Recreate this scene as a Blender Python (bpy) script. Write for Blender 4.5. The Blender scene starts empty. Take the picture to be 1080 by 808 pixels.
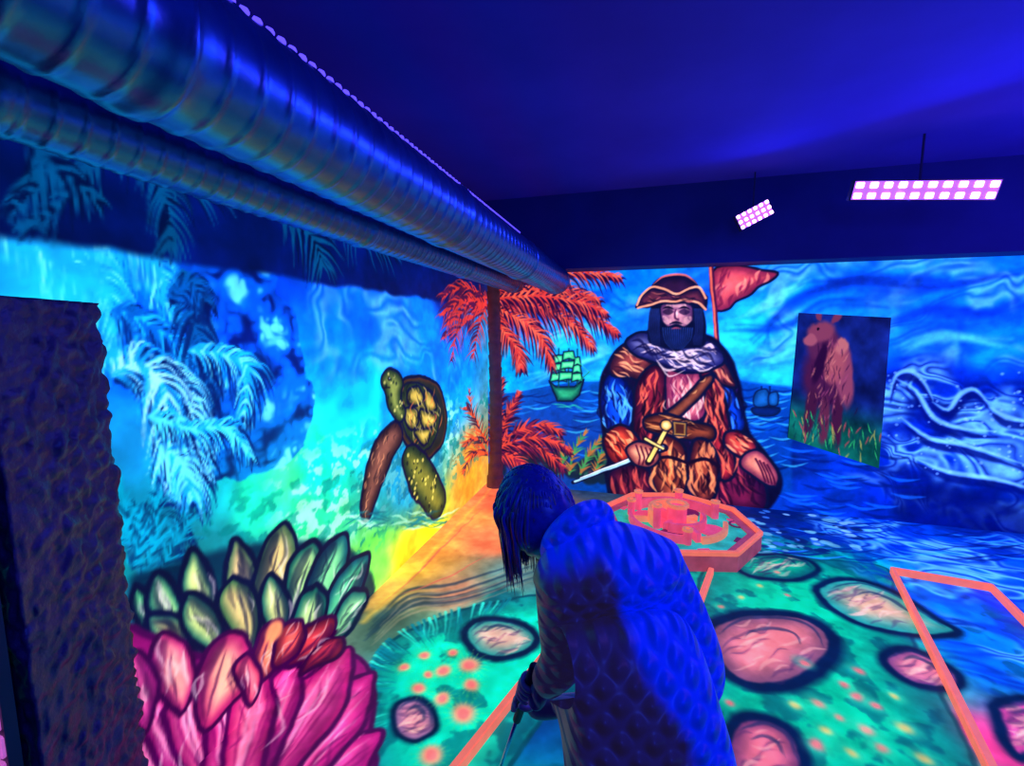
import bpy, bmesh, math, random
import numpy as np
from mathutils import Vector, noise as mnoise, Matrix
random.seed(4); rng=np.random.default_rng(7)
scn=bpy.context.scene
scn.view_settings.view_transform='Standard'
scn.view_settings.look='None'

# ------------------------------------------------------------------ survey (camera calibration)
FPX=470.0; CH=1.6
PITCH=math.atan(54/FPX); YAW=math.atan(137/FPX*math.cos(PITCH))
XL=-1.535; YB=4.387; ZC=2.83
def sight(px,py):
    r=px-540.0; u=404.0-py
    fw=FPX*math.cos(PITCH)+u*math.sin(PITCH); z=-FPX*math.sin(PITCH)+u*math.cos(PITCH)
    return Vector((-math.sin(YAW)*fw+math.cos(YAW)*r, math.cos(YAW)*fw+math.sin(YAW)*r, z))
CAM=Vector((0,0,CH))
def hit(px,py,axis,val):
    d=sight(px,py); t=(val-CAM[axis])/d[axis]
    return CAM+d*t

# ------------------------------------------------------------------ mural painter (works in wall metres)
class Surf:
    def __init__(s,kind,u0,u1,v0,v1,res):
        s.kind=kind; s.u0,s.v0=u0,v0
        s.nu=int((u1-u0)/res)+1; s.nv=int((v1-v0)/res)+1
        s.us=np.linspace(u0,u1,s.nu); s.vs=np.linspace(v0,v1,s.nv)
        s.U,s.V=np.meshgrid(s.us,s.vs); s.a=np.zeros((s.nv,s.nu,3))
        s.res=res
    def pt(s,px,py):
        if s.kind=='left': p=hit(px,py,0,XL); return (p.y,p.z)
        if s.kind=='back': p=hit(px,py,1,YB); return (p.x,p.z)
        p=hit(px,py,2,0.0); return (p.x,p.y)
    def P(s,pts): return np.array([s.pt(*p) for p in pts])
    def k(s,p):
        if s.kind=='left': q=Vector((XL,p[0],p[1]))
        elif s.kind=='back': q=Vector((p[0],YB,p[1]))
        else: q=Vector((p[0],p[1],0))
        return (q-CAM).length/FPX
    def win(s,q,m):
        i0=int(max(0,np.searchsorted(s.us,q[:,0].min()-m)-1)); i1=int(min(s.nu,np.searchsorted(s.us,q[:,0].max()+m)+1))
        j0=int(max(0,np.searchsorted(s.vs,q[:,1].min()-m)-1)); j1=int(min(s.nv,np.searchsorted(s.vs,q[:,1].max()+m)+1))
        if i1<=i0 or j1<=j0: return None
        return (slice(j0,j1),slice(i0,i1))
def C(c): return np.array(c,float)/255.0
def cat(p,closed,n=5):
    p=np.asarray(p,float); N=len(p); out=[]
    if N<3: return p
    rngi=range(N) if closed else range(N-1)
    for i in rngi:
        if closed: a,b,c,d=p[(i-1)%N],p[i],p[(i+1)%N],p[(i+2)%N]
        else: a,b,c,d=p[max(i-1,0)],p[i],p[i+1],p[min(i+2,N-1)]
        for j in range(n):
            t=j/n
            out.append(0.5*((2*b)+(-a+c)*t+(2*a-5*b+4*c-d)*t*t+(-a+3*b-3*c+d)*t**3))
    if not closed: out.append(p[-1])
    return np.array(out)
def sdist(X,Y,q):
    d=np.full(X.shape,1e9); ins=np.zeros(X.shape,bool); N=len(q)
    for i in range(N):
        ax,ay=q[i]; bx,by=q[(i+1)%N]; ex,ey=bx-ax,by-ay
        L=ex*ex+ey*ey+1e-12
        t=np.clip(((X-ax)*ex+(Y-ay)*ey)/L,0,1)
        d=np.minimum(d,(X-ax-t*ex)**2+(Y-ay-t*ey)**2)
        if abs(ey)>1e-9:
            ins^=((ay>Y)!=(by>Y))&(X<ex*(Y-ay)/ey+ax)
    d=np.sqrt(d); return np.where(ins,d,-d)
INK=(8,14,40)
def ss(x): x=np.clip(x,0,1); return x*x*(3-2*x)
def inpoly(x,y,q):
    ins=False
    for i in range(len(q)):
        ax,ay=q[i]; bx,by=q[(i+1)%len(q)]
        if (ay>y)!=(by>y) and x<(bx-ax)*(y-ay)/(by-ay+1e-9)+ax: ins=not ins
    return ins
def shape(S,pts,col,core=None,ink=INK,lw=1.6,sm=True,soft=0.8,cw=None,a=1.0):
    if isinstance(S,(list,tuple)):
        for s in S: shape(s,pts,col,core,ink,lw,sm,soft,cw,a)
        return
    pp=cat(pts,True,4) if sm else pts
    q=S.P(pp); k=S.k(q.mean(0)); w=S.win(q,6*k)
    if w is None: return
    X,Y=S.U[w],S.V[w]; d=sdist(X,Y,q); so=max(soft*k,S.res*0.6)
    al=ss(d/(2*so)+.5)*a
    bs=np.broadcast_to(C(col),X.shape+(3,))
    if core is not None:
        m=cw*k if cw else max(d.max()*0.85,1e-4)
        t=ss(d/m)[...,None]; bs=bs*(1-t)+C(core)*t
    A=S.a[w]; A[:]=A*(1-al[...,None])+bs*al[...,None]
    if ink is not None:
        wl=lw*k*.5
        al=ss((wl-np.abs(d))/(2*so)+.5)*a
        A[:]=A*(1-al[...,None])+C(ink)*al[...,None]
def line(S,pts,w,col,a=1.0,sm=True,taper=1.0,soft=0.7):
    if isinstance(S,(list,tuple)):
        for s in S: line(s,pts,w,col,a,sm,taper,soft)
        return
    pp=cat(pts,False,4) if sm and len(pts)>2 else pts
    q=S.P(pp); k=S.k(q.mean(0)); W=w*k*.5; so=max(soft*k,S.res*0.55)
    wn=S.win(q,W+2*so)
    if wn is None: return
    X,Y=S.U[wn],S.V[wn]; al=np.zeros(X.shape); N=len(q)
    for i in range(N-1):
        ax,ay=q[i]; bx,by=q[i+1]; ex,ey=bx-ax,by-ay; L=ex*ex+ey*ey+1e-12
        t=np.clip(((X-ax)*ex+(Y-ay)*ey)/L,0,1)
        d=np.sqrt((X-ax-t*ex)**2+(Y-ay-t*ey)**2)
        g=(i+t)/(N-1); ww=W*(1-taper*g) if taper<=1 else W*np.sin(np.pi*np.clip(g,.03,.97))
        al=np.maximum(al,ss((ww-d)/(2*so)+.5))
    al=(al*a)[...,None]; A=S.a[wn]; A[:]=A*(1-al)+C(col)*al
def blob(S,c,r,col,a=1.0,soft=.5,sx=1.0,sy=1.0):
    q=S.P([c]); k=S.k(q[0]); R=r*k; wn=S.win(q,R*max(sx,sy)*1.1)
    if wn is None: return
    X,Y=S.U[wn],S.V[wn]; d=np.sqrt(((X-q[0,0])/sx)**2+((Y-q[0,1])/sy)**2)/R
    al=(ss((1-d)/max(soft,.05))*a)[...,None]; A=S.a[wn]; A[:]=A*(1-al)+C(col)*al
def folds(S,poly,d,n,L,w,dark,light,a=.65,bend=.3):
    if isinstance(S,(list,tuple)):
        st=random.getstate()
        for s in S: random.setstate(st); folds(s,poly,d,n,L,w,dark,light,a,bend)
        return
    q=cat(poly,True,4); x0,y0=q.min(0); x1,y1=q.max(0); d=np.array(d,float); d/=np.hypot(*d); nn=np.array([-d[1],d[0]])
    c=0;tr=0
    while c<n and tr<n*12:
        tr+=1
        x,y=random.uniform(x0,x1),random.uniform(y0,y1); l=L*random.uniform(.5,1.2)
        p=np.array([x,y]); a0=p-d*l/2; b0=p+d*l/2; m=p+nn*l*random.uniform(-bend,bend)
        if not(inpoly(x,y,q) and inpoly(*a0,q) and inpoly(*b0,q)): continue
        c+=1
        line(S,[tuple(a0),tuple(m),tuple(b0)],w*random.uniform(.6,1.3),dark if random.random()<.55 else light,a=a,taper=2)
def vnoise(u,v,seed):
    r=np.random.default_rng(seed).random((256,256))
    ui=np.floor(u).astype(int); vi=np.floor(v).astype(int); fu=ss(u-ui); fv=ss(v-vi)
    g=lambda a,b:r[a%256,b%256]
    return (g(ui,vi)*(1-fu)+g(ui+1,vi)*fu)*(1-fv)+(g(ui,vi+1)*(1-fu)+g(ui+1,vi+1)*fu)*fv
def fbm(u,v,seed,o=4):
    s=0;a=.5;t=0
    for i in range(o):
        s=s+a*vnoise(u*2**i+7.3*i,v*2**i+3.1*i,seed+i); t+=a; a*=.5
    return s/t
def softmask(S,ells):
    """union of soft ellipses in wall metres"""
    m=np.zeros(S.U.shape)
    for (x,y,rx,ry) in ells:
        q=S.P([(x,y)]); k=S.k(q[0])
        d=np.sqrt(((S.U-q[0,0])/(rx*k))**2+((S.V-q[0,1])/(ry*k))**2); m=np.maximum(m,np.clip(1.25-d,0,1))
    return m
def ridges(S,mask,su,sv,warp,seed,light,dark,wd=.05,a=.85,sh=0,lv1=(.40,.52,.64),lv2=(.46,.58)):
    U=S.U;V=S.V
    wu=fbm(U*1.7,V*1.7,seed+50,3)*warp; wv=fbm(U*1.7+9,V*1.7+4,seed+60,3)*warp
    n=fbm(U*su+wu,V*sv+wv+U*sh,seed,3)
    l=np.zeros(n.shape)
    for lv in lv1: l=np.maximum(l,np.exp(-((n-lv)/(wd*.4))**2))
    dk=np.zeros(n.shape)
    for lv in lv2: dk=np.maximum(dk,np.exp(-((n-lv)/(wd*.7))**2))
    pt=ss((fbm(U*3.1,V*3.1,seed+7,3)-.38)/.25)
    md=(dk*mask*a*.8)[...,None]; S.a=S.a*(1-md)+C(dark)*md
    ml=(l*mask*a*pt)[...,None]; S.a=S.a*(1-ml)+C(light)*ml
def base(S,samples,pw=3.2,warp=.18):
    q=S.P([s[:2] for s in samples]); num=np.zeros(S.U.shape+(3,)); den=np.zeros(S.U.shape)
    U=S.U+warp*(fbm(S.U*2.2,S.V*2.2,11)-.5)*2; V=S.V+warp*(fbm(S.U*2.2,S.V*2.2,29)-.5)*2
    for (x,y),s in zip(q,samples):
        w=1/((U-x)**2+(V-y)**2+.002)**(pw/2); num+=w[...,None]*C(s[2]); den+=w
    S.a=num/den[...,None]
def hand_paint(S,amp,fr,gain,sat):
    """irregular spray-paint wobble + neon saturation of the finished mural"""
    wu=(fbm(S.U*fr,S.V*fr,301,3)-.5)*2*amp; wv=(fbm(S.U*fr,S.V*fr,402,3)-.5)*2*amp
    i=np.clip((S.U+wu-S.us[0])/(S.us[1]-S.us[0]),0,S.nu-1.001); j=np.clip((S.V+wv-S.vs[0])/(S.vs[1]-S.vs[0]),0,S.nv-1.001)
    i0=i.astype(int);j0=j.astype(int);fi=(i-i0)[...,None];fj=(j-j0)[...,None]; A=S.a
    R=(A[j0,i0]*(1-fi)+A[j0,i0+1]*fi)*(1-fj)+(A[j0+1,i0]*(1-fi)+A[j0+1,i0+1]*fi)*fj
    R=R*(.80+.40*fbm(S.U*fr*2,S.V*fr*2,77,4))[...,None]
    l=R.mean(-1,keepdims=True); R=l+(R-l)*sat
    S.a=np.clip(R*gain,0,1)
def frond(S,sp,L,col,n=16,w=2.6,droop=.5,col2=None,ang=60):
    p=cat(sp,False,8); N=len(p)
    line(S,sp,w*1.1,col,taper=.6)
    for i in range(n):
        g=(i+1)/(n+.5); j=min(int(g*(N-1)),N-2); t=p[j+1]-p[j]; t=t/(np.hypot(*t)+1e-6)
        l=L*(math.sin(math.pi*min(1,g*.85+.12))*.8+.25)*random.uniform(.75,1.2)
        for sg in (-1,1):
            an=math.radians(ang*(1-.5*g))*sg+random.uniform(-.2,.2)
            d=np.array([t[0]*math.cos(an)-t[1]*math.sin(an), t[0]*math.sin(an)+t[1]*math.cos(an)])
            m=p[j]+d*l*.55; e=p[j]+d*l*.95+np.array([0,droop*l*.5])
            c=col if (col2 is None or random.random()<.6) else col2
            line(S,[tuple(p[j]),tuple(m),tuple(e)],w,c,taper=1.0)
def petal(S,b,t,w,col,core,lw=1.8,tip=.58,ink=INK,flank=.6):
    b=np.array(b,float); t=np.array(t,float); d=t-b; n=np.array([-d[1],d[0]]); n=n/(np.hypot(*n)+1e-6)*w/2
    sk=random.uniform(-.3,.3)
    pts=[b, b+d*.3+n*.75, b+d*tip+n*(1+sk), b+d*.84+n*(.8+sk), b+d*1.0+n*(.15+sk), b+d*.97-n*(.2-sk), b+d*.8-n*(.8-sk), b+d*tip-n*(1-sk), b+d*.3-n*.75]
    pts=[p+np.array([random.uniform(-2,2),random.uniform(-2,2)]) for p in pts]
    shape(S,[tuple(p) for p in pts],col,core,lw=lw,ink=ink)
    s1=random.choice((-1,1))
    q=[b+d*.05, b+d*.35-n*.35*s1, b+d*tip-n*.35*s1, b+d*.9-n*.1*s1, b+d*.86-n*.55*s1, b+d*tip-n*.9*s1, b+d*.3-n*.65*s1]
    shape(S,[tuple(p) for p in q],ink,None,ink=None,a=flank,soft=2.2)
    line(S,[tuple(b+d*.1),tuple(b+d*.5-n*.12*s1),tuple(b+d*.8-n*.05*s1)],lw*.8,ink,a=.6,taper=2)
    poly=[tuple(p) for p in pts]
    folds(S,poly,tuple(d),6,np.hypot(*d)*.4,lw*.7,ink,(255,240,225),a=.4)

LW=Surf('left',0.55,YB,0,ZC,.006); BW=Surf('back',XL,3.4,0,2.2,.0055); FL=Surf('floor',XL,3.4,0.9,YB,.006)

# ============ LEFT WALL : lagoon mural
base(LW,[(20,200,(8,26,80)),(100,170,(6,16,60)),(180,230,(8,22,80)),(300,240,(6,20,80)),(400,285,(8,30,100)),(470,300,(8,30,110)),
 (20,262,(50,190,250)),(60,285,(60,215,250)),(110,290,(30,140,245)),(160,300,(20,100,240)),(250,300,(20,70,225)),(330,310,(20,95,245)),
 (330,350,(30,130,255)),(400,340,(25,115,250)),(450,350,(20,130,250)),(480,400,(20,150,235)),(240,340,(18,60,200)),(290,400,(25,140,190)),
 (160,350,(25,100,230)),(200,380,(20,90,190)),(160,450,(40,150,200)),(200,480,(30,140,160)),(150,560,(25,130,150)),(250,520,(50,220,150)),
 (300,490,(80,235,150)),(350,480,(40,220,170)),(380,430,(40,200,235)),(330,540,(55,225,130)),(400,570,(120,230,90)),(450,555,(210,210,50)),
 (360,400,(40,170,250)),(430,480,(35,190,215)),(495,505,(225,150,60)),(420,600,(235,200,60)),(200,590,(30,120,120)),(300,600,(60,190,140)),(360,620,(150,190,80)),
 (200,700,(220,70,150)),(150,620,(40,120,130)),(120,600,(30,130,170)),(300,700,(225,80,150))])
U,V=LW.U,LW.V
n=fbm(U*3+fbm(U*2,V*2,5)*3,V*5,3,5)
LW.a*= (0.72+.56*n)[...,None]
sky=softmask(LW,[(400,350,130,50),(350,330,80,45),(470,380,60,45)])
ridges(LW,ss(sky*1.4),1.6,3.0,1.6,210,(150,220,255),(15,80,210),.11,.5,.6)
fo=fbm(U*16,V*22,40,4); mk=ss((fo-.53)/.06)*ss((V-.35)/.2)*ss((1.15-V)/.25)*ss((U-1.4)/.3)*ss((3.8-U)/.4)
LW.a=LW.a*(1-mk[...,None]*.7)+C((190,255,205))*mk[...,None]*.7
fo=fbm(U*14,V*18,60,4); mk=ss((fo-.55)/.05)*ss((V-.2)/.2)*ss((1.1-V)/.25)
LW.a=LW.a*(1-mk[...,None]*.6)+C((10,110,105))*mk[...,None]*.6
# billowing rock / cloud bank
mk=softmask(LW,[(238,285,30,34),(262,300,34,34),(245,330,36,34),(285,345,34,34),(255,370,38,34),(295,385,32,34),(230,410,34,34),(272,420,42,36),(308,430,30,30),(240,450,38,34),(290,460,40,30),(262,478,38,22),(225,472,26,22)])
mk=ss((mk+ (fbm(U*9,V*9,91)-.5)*.6-.20)/.08)
wu=fbm(U*4,V*4,95)*.9
b1=np.abs(2*vnoise(U*6+wu,V*6+wu,96)-1)*.5+np.abs(2*vnoise(U*13+wu*2,V*13,97)-1)*.32+np.abs(2*vnoise(U*27,V*27+wu,98)-1)*.18
g=np.clip((1.45-V)/.7,0,1)[...,None]
dk_=C((5,22,80))*(1-g)+C((5,45,75))*g; md_=C((20,90,200))*(1-g)+C((25,130,150))*g; lt_=C((110,215,250))*(1-g)+C((130,240,210))*g
t1=ss((b1-.08)/.3)[...,None]; t2=ss((b1-.42)/.24)[...,None]
cc=(dk_*(1-t1)+md_*t1)*(1-t2)+lt_*t2
LW.a=LW.a*(1-mk[...,None]*.95)+cc*mk[...,None]*.95
# palms
cy=(120,235,255); cy2=(45,165,220); dk=(6,40,90)
for sp,L in [([(0,225),(70,245),(110,300),(120,380)],52),([(0,235),(50,255),(90,300)],46),([(20,225),(100,235),(160,275),(185,340)],38)]:
    for o in (0,5): frond(LW,[(a+o,b+o) for a,b in sp],L,cy if not o else cy2,30,3.4,1.0,cy2,50)
for sp,L,c,c2 in [([(120,330),(150,340),(190,370),(210,420)],34,cy2,(20,90,160)),([(190,285),(200,330),(215,380),(225,430)],30,(20,90,150),dk),
      ([(130,400),(165,395),(200,430),(215,500)],42,(150,245,255),cy),([(120,395),(150,385),(175,430),(180,520)],44,(165,245,250),cy2),
      ([(170,470),(190,490),(200,530)],34,cy,cy2),([(200,370),(235,375),(262,390),(255,440)],30,cy2,(110,220,230)),([(140,560),(160,540),(175,560),(180,600)],34,(25,120,140),(10,60,80)),
      ([(160,440),(200,450),(240,450),(265,480)],26,(100,230,235),cy2),([(180,310),(200,300),(215,320)],24,(20,90,160),dk)]:
    frond(LW,[(a+3,b+5) for a,b in sp],L*1.1,(6,36,90),24,5.6,1.1,(4,22,70),55)
    frond(LW,sp,L,c,32,3.0,1.0,c2,55)
for sp in [[(150,580),(135,560),(128,500)],[(150,610),(165,575),(160,520)],[(140,600),(150,570),(140,530)],[(175,600),(190,570),(200,540)]]:
    frond(LW,sp,28,(25,150,170),16,2.6,.3,(10,60,90),45)
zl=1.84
mk=ss((V-zl)/.035+.5)[...,None]  # upper wall: shade from the ducts painted into the mural colour
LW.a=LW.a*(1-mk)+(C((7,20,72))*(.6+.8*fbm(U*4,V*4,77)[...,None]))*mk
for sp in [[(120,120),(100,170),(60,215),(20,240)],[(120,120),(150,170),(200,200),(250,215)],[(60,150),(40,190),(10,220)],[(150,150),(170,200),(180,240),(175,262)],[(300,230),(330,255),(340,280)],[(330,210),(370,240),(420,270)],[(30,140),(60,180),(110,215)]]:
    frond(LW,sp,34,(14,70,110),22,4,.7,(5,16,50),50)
# sea turtle climbing out of the surf
shape(LW,[(386,548),(384,500),(400,460),(404,400),(420,390),(455,400),(470,430),(466,480),(470,530),(455,550),(420,556)],(10,90,140),(10,70,110),ink=None,soft=6,a=.45)
sh=[(419,408),(430,399),(448,398),(463,408),(471,436),(467,466),(452,484),(436,478),(422,458),(416,434)]
shape(LW,sh,(80,48,30),(30,34,30),lw=3.4,cw=7)
sh2=[(424,411),(438,404),(456,413),(464,437),(459,463),(447,475),(433,465),(423,442)]
shape(LW,sh2,(30,45,30),(95,90,45),lw=2)
for sc in [[(430,413),(441,408),(447,419),(441,428),(430,425)],[(449,409),(457,418),(460,430),(452,433),(448,422)],[(427,430),(439,432),(441,446),(434,453),(427,444)],[(443,432),(459,437),(457,451),(445,450)],[(436,456),(445,453),(455,455),(447,470)]]:
    shape(LW,sc,(60,62,34),(205,180,90),lw=2.6)
folds(LW,sh2,(0.3,1),60,10,1.6,(12,20,22),(230,205,125),a=.65); folds(LW,sh,(-.2,1),26,16,2,(10,14,20),(225,125,70),a=.6)
hd_=[(402,402),(404,393),(412,389),(421,394),(425,405),(423,420),(428,434),(421,446),(411,431),(407,415)]
shape(LW,hd_,(30,45,28),(130,140,75),lw=2.8)
for i in range(34):
    x,y=random.uniform(404,425),random.uniform(394,440)
    if inpoly(x,y,hd_): blob(LW,(x,y),random.uniform(1.4,2.6),(20,32,25) if i%2 else (205,200,120),a=.8)
blob(LW,(410,399),3.0,(5,5,10)); blob(LW,(410.6,398.4),1,(240,250,255)); line(LW,[(403,407),(411,408)],1.4,(8,12,20),taper=0)
f1=[(416,444),(424,458),(415,480),(405,504),(396,530),(388,548),(380,542),(382,514),(388,486),(399,460)]
shape(LW,f1,(40,26,30),(120,80,66),lw=3); folds(LW,f1,(-.35,1),38,10,1.7,(15,12,22),(225,160,115))
f2=[(430,470),(443,472),(454,488),(465,508),(470,528),(461,547),(450,541),(437,526),(428,505),(424,485)]
shape(LW,f2,(22,40,28),(120,120,55),lw=3)
for i in range(90):
    x,y=random.uniform(424,470),random.uniform(470,546)
    if inpoly(x,y,f2): blob(LW,(x,y),random.uniform(1.6,3),(14,26,24) if i%2 else (225,210,110),a=.85,soft=.5)
for i in range(36):
    x=random.uniform(370,475); line(LW,[(x-12,random.uniform(538,560)),(x+14,random.uniform(536,558))],2.2,random.choice([(200,255,210),(10,80,90),(20,120,120)]),a=.65,taper=2)
# corner palm leaves
RD=(180,62,60); RD2=(66,24,56)
for x,y,r in [(500,325,14),(485,335,12),(475,350,10),(495,345,12)]: blob(LW,(x,y),r,(40,12,50),a=.8,soft=.8)
for sp in [[(513,318),(495,315),(478,330),(468,358)],[(513,320),(498,335),(482,350),(476,382)],[(513,320),(505,345),(498,378)],[(513,314),(490,303),(465,312)],[(512,322),(492,326),(474,342)],[(512,318),(486,318),(466,332)]]:
    frond(LW,sp,18,RD,20,2.6,.8,RD2,50)
for sp in [[(515,470),(505,450),(497,430),(495,412)],[(515,480),(500,478),(488,500)],[(515,480),(502,462),(490,470)],[(514,470),(500,440),(492,430)]]:
    frond(LW,sp,14,(190,85,55),14,2.4,.2,(60,30,50),45)

# ============ FLOOR
base(FL,[(450,580,(245,160,80)),(500,545,(248,140,80)),(400,630,(205,160,85)),(430,600,(248,185,80)),(520,570,(235,120,80)),(540,530,(225,110,80)),(410,660,(70,95,80)),
 (480,625,(190,130,100)),(540,610,(90,120,110)),(520,640,(30,120,110)),(470,690,(15,195,155)),(550,660,(20,205,175)),(430,740,(20,200,155)),(500,780,(20,170,145)),(560,760,(10,60,110)),(620,700,(20,120,110)),(620,600,(30,90,110)),
 (760,610,(10,150,125)),(820,600,(20,165,120)),(850,640,(22,180,130)),(800,740,(15,120,100)),(900,750,(12,165,120)),(950,690,(30,155,120)),(900,600,(20,165,140)),(760,690,(15,145,120)),
 (1000,650,(25,130,225)),(1050,625,(20,70,220)),(1065,700,(20,130,225)),(1000,590,(25,90,240)),(930,565,(15,70,200)),(860,560,(10,40,120)),(820,540,(8,24,80)),(690,500,(14,35,75)),(620,510,(30,50,75)),(780,505,(8,20,70)),
 (1030,560,(10,40,140)),(1060,790,(200,70,120)),(330,760,(230,80,150)),(1200,700,(20,90,210)),(980,790,(10,155,125)),(700,650,(20,110,110)),(250,790,(220,75,150))],warp=.1)
U,V=FL.U,FL.V
FL.a*=(.70+.60*fbm(U*4+fbm(U*3,V*3,9)*2,V*4,21,5))[...,None]
wm=softmask(FL,[(1040,600,90,40),(1060,680,90,80),(960,570,110,40),(1150,650,150,120)])
shape(FL,[(395,700),(420,672),(470,650),(540,632),(610,625),(660,640),(600,720),(540,808),(500,870),(400,870),(385,800),(388,740)],(12,110,105),(22,205,160),ink=(6,60,70),lw=4,cw=40,a=.85)
shape(FL,[(745,600),(800,585),(860,590),(935,600),(945,640),(985,720),(1030,808),(1060,880),(700,880),(715,740),(728,660)],(8,95,90),(18,175,124),ink=(6,50,60),lw=3,cw=50,a=.7)
rr=fbm(U*9,V*9,33,4); mk=ss((rr-.50)/.1)[...,None]*.55; gm=ss((FL.a[...,1:2]-FL.a[...,0:1]-.2)/.1)
FL.a=FL.a*(1-mk*gm)+C((6,60,75))*mk*gm
ridges(FL,ss(wm*1.5)*ss((U-1.3)/.3),2.4,4.0,1.8,310,(120,200,255),(8,36,140),.10,.8,.4)
for i in range(110):
    t=random.random(); ex=[(388,800),(386,740),(395,700),(420,672),(470,650),(540,634)]
    q=cat(ex,False,10); p=q[int(t*(len(q)-1))]; d=np.array([480,730])-p; d=d/np.hypot(*d)
    line(FL,[tuple(p-d*4),tuple(p+d*random.uniform(10,30)+np.array([random.uniform(-5,5),0]))],2.6,random.choice([(8,80,90),(70,220,190),(10,120,130)]),a=.7)
for i,(y0) in enumerate([0,9,20,34]):
    line(FL,[(385+y0*.3,676-y0*.6),(430,640-y0*.5),(480,636-y0*.6),(570,606-y0*.6)],8-i,(22,42,60),a=.7,taper=2,soft=2)
    line(FL,[(392+y0*.3,681-y0*.6),(434,647-y0*.5),(484,642-y0*.6),(560,613-y0*.6)],3.5,(170,150,120),a=.45,taper=2,soft=1.5)
for pts in [[(400,640),(440,605),(470,575),(515,530)],[(420,628),(470,610),(515,585)]]:
    line(FL,pts,2.4,(190,95,80),a=.7,taper=2)
line(FL,[(385,655),(440,600),(500,535),(518,515)],5,(250,200,90),a=.5,soft=3)
for i in range(60):
    x=800+random.random()*280; y=540+random.random()*50
    line(FL,[(x-30,y-3),(x,y+2),(x+30,y-1)],3,random.choice([(60,150,245),(8,26,100),(8,26,100)]),a=.6,taper=2)
for i in range(90):
    x=790+random.random()*115; y=538+random.random()*46
    blob(FL,(x,y),random.uniform(2.2,5),random.choice([(130,180,225),(60,110,190),(10,30,80),(10,30,80),(100,160,180)]),a=.85,soft=.4,sx=1.2)
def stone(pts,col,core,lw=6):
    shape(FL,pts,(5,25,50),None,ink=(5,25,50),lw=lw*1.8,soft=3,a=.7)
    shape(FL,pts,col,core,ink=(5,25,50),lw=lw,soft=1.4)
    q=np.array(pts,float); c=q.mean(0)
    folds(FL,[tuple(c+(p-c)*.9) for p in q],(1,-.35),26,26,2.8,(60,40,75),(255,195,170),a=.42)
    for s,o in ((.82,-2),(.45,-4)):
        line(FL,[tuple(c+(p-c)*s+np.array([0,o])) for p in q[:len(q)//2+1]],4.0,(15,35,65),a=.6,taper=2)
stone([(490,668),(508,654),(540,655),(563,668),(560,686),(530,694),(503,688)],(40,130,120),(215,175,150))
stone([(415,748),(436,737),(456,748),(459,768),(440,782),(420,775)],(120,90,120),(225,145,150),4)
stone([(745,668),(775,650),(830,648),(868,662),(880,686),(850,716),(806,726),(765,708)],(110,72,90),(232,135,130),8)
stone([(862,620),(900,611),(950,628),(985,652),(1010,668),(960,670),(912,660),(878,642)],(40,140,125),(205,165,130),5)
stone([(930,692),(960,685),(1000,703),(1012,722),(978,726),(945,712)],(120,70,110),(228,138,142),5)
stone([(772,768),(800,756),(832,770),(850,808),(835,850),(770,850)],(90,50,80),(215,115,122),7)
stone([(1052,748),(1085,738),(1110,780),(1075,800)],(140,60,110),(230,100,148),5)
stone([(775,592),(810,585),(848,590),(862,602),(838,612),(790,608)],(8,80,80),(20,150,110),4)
for x,y,r in [(447,692,7),(468,708,9),(496,702,12),(497,723,9),(440,727,8),(466,738,9),(489,752,13),(457,797,12),(425,705,6),(452,712,6),(478,690,6)]:
    for i in range(18):
        an=i/18*6.283; line(FL,[(x,y),(x+math.cos(an)*r*2.0,y+math.sin(an)*r*1.5)],1.3,(150,235,120),a=.55)
    blob(FL,(x,y),r*1.1,(245,150,120),a=.9,soft=.7); blob(FL,(x,y),r*.5,(255,120,120),a=.8)
for x,y,r in [(862,742,8),(885,757,6),(905,735,8),(915,770,9),(872,772,7),(848,700,6),(930,790,7),(955,768,8),(975,800,7),(862,786,9),(820,604,5),(800,618,5),(780,630,5),(830,628,4),(905,708,7),(890,722,6),(925,745,6),(945,735,5),(838,745,7),(900,795,7),(770,742,6),(760,640,5)]:
    blob(FL,(x,y),r*1.8,(90,220,160),a=.5,soft=.9); blob(FL,(x+random.uniform(-2,2),y),r*.9,random.choice([(245,110,110),(240,140,120),(225,190,110)]),a=.8,soft=.9)
# ---- giant shell-like blossom spanning wall and floor
B=[LW,FL]
shape(B,[(138,610),(180,595),(240,578),(300,570),(360,575),(392,606),(385,640),(300,700),(200,700),(145,670)],(6,30,50),(6,40,50),ink=None,soft=4,a=.88)
g1=(10,70,66); g2=(205,220,140)
random.seed(12)
for b,t,w,c,k2 in [((172,690),(144,618),28,g1,(110,195,130)),((195,690),(170,602),36,g1,(160,205,135)),((222,680),(206,578),34,g1,g2),((262,670),(244,572),34,(50,85,60),(225,195,140)),((272,670),(302,554),44,(55,85,60),(240,210,140)),
      ((300,670),(334,570),30,g1,(180,215,140)),((320,670),(360,564),36,(10,65,75),(135,210,145)),((335,670),(388,584),28,(10,62,75),(95,180,130)),((345,680),(390,622),24,(15,70,70),(140,195,140)),
      ((205,705),(154,652),42,g1,(220,210,140)),((232,700),(196,624),38,g1,g2),((262,695),(248,608),40,(45,90,60),(232,208,140)),((295,690),(288,606),32,g1,(205,210,140)),((315,690),(332,618),36,g1,(180,210,140))]:
    petal(B,b,t,w,c,k2,lw=4.8)
big=[(132,660),(190,690),(260,705),(330,690),(372,690),(394,722),(390,772),(372,830),(120,860),(125,700)]
shape(B,big,(120,24,90),(190,55,130),ink=(60,10,60),lw=4,cw=30)
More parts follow.
